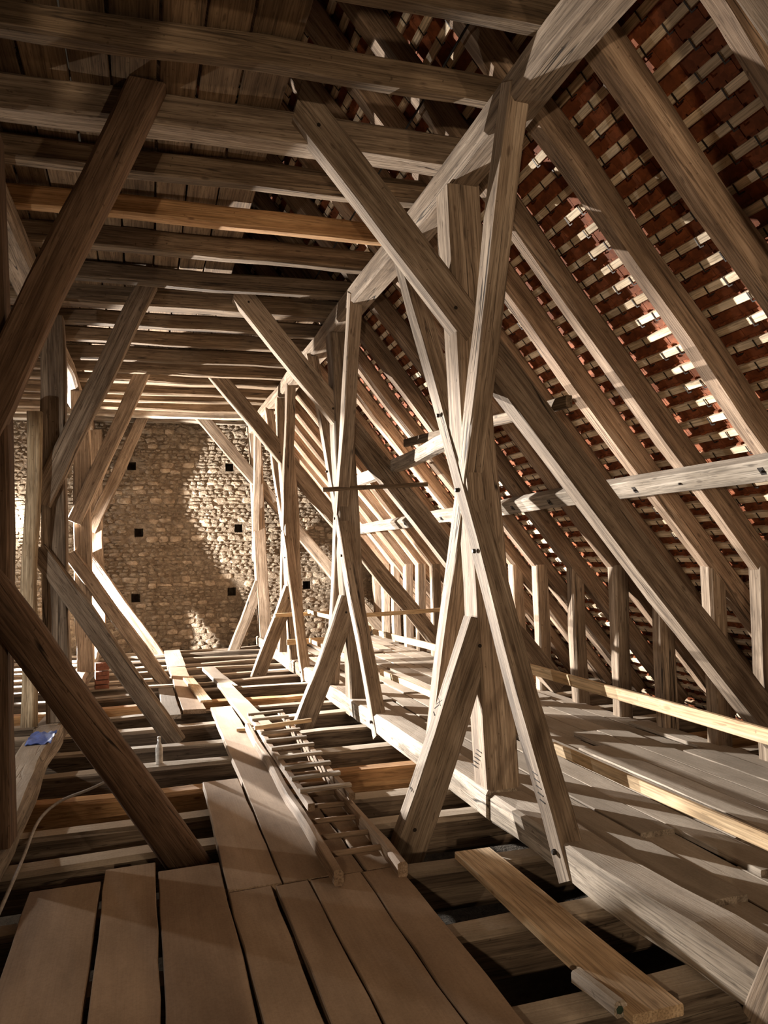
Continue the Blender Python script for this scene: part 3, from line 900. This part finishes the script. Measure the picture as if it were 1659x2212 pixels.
# clear bottle standing on a tie beam
def lathe(name, prof, k=14):
    vs, fs = [], []
    for (rr_, z_) in prof:
        for i in range(k):
            a = 6.2832 * i / k
            vs.append((rr_ * math.cos(a), rr_ * math.sin(a), z_))
    for j in range(len(prof) - 1):
        for i in range(k):
            a, b2 = j * k + i, j * k + (i + 1) % k
            fs.append((a, b2, b2 + k, a + k))
    fs.append(tuple(range(k - 1, -1, -1))); fs.append(tuple((len(prof) - 1) * k + i for i in range(k)))
    return mesh(name, vs, fs, True)
o = link('bottle', lathe('bottle', [(.026, 0), (.03, .01), (.03, .14), (.024, .17), (.012, .20), (.012, .225)]), M['white'],
         Matrix.Translation((.10, 7.28, -1.772 + ZO)))
tag(o, 'small whitish bottle standing on a tie beam beside the log brace', 'bottle')
c = link('bottle_cap', lathe('bottle_cap', [(.015, 0), (.015, .02), (.013, .022)]), M['white'], Matrix.Translation((.10, 7.28, -1.772 + .224 + ZO)), o)

def cable(name, pts, r_, m, lab, k=8, sub=5):
    P = [V(p) for p in pts]
    path = []
    for i in range(len(P) - 1):
        p0, p1, p2, p3 = P[max(i - 1, 0)], P[i], P[i + 1], P[min(i + 2, len(P) - 1)]
        for q in range(sub):
            t = q / sub
            path.append(0.5 * ((2 * p1) + (p2 - p0) * t + (2 * p0 - 5 * p1 + 4 * p2 - p3) * t * t + (3 * p1 - p0 - 3 * p2 + p3) * t ** 3))
    path.append(P[-1])
    vs, fs = [], []
    for i, p in enumerate(path):
        d = nrm(path[min(i + 1, len(path) - 1)] - path[max(i - 1, 0)])
        u = nrm(Vector((0, 0, 1)) - d * d.z); w_ = d.cross(u)
        for q in range(k):
            a_ = 6.2832 * q / k
            vs.append(p + u * (r_ * math.cos(a_)) + w_ * (r_ * math.sin(a_)))
    for i in range(len(path) - 1):
        for q in range(k):
            a_, b_ = i * k + q, i * k + (q + 1) % k
            fs.append((a_, b_, b_ + k, a_ + k))
    fs.append(tuple(range(k - 1, -1, -1))); fs.append(tuple((len(path) - 1) * k + q for q in range(k)))
    return tag(link(name, mesh(name, vs, fs, True), M[m]), lab, 'cable')
cable('cable', [(-.26, 6.55, -1.66), (-.42, 6.45, -1.70), (-.62, 6.35, -1.74), (-.72, 6.0, -1.76), (-.72, 5.3, -1.755), (-.70, 4.75, -1.70), (-.72, 4.2, -1.72), (-.80, 3.6, -1.75), (-.9, 2.8, -1.75)], .011, 'cable', 'grey cable trailing over the tie beams beside the left sill beam')
cable('cable', [(1.86, 3.3, 3.16), (1.86, 5.0, 3.14), (1.86, 7.5, 3.16), (1.86, 12, 3.15), (1.86, 16.4, 3.16)], .008, 'wire', 'thin dark wire stretched above the collar beams on the right')
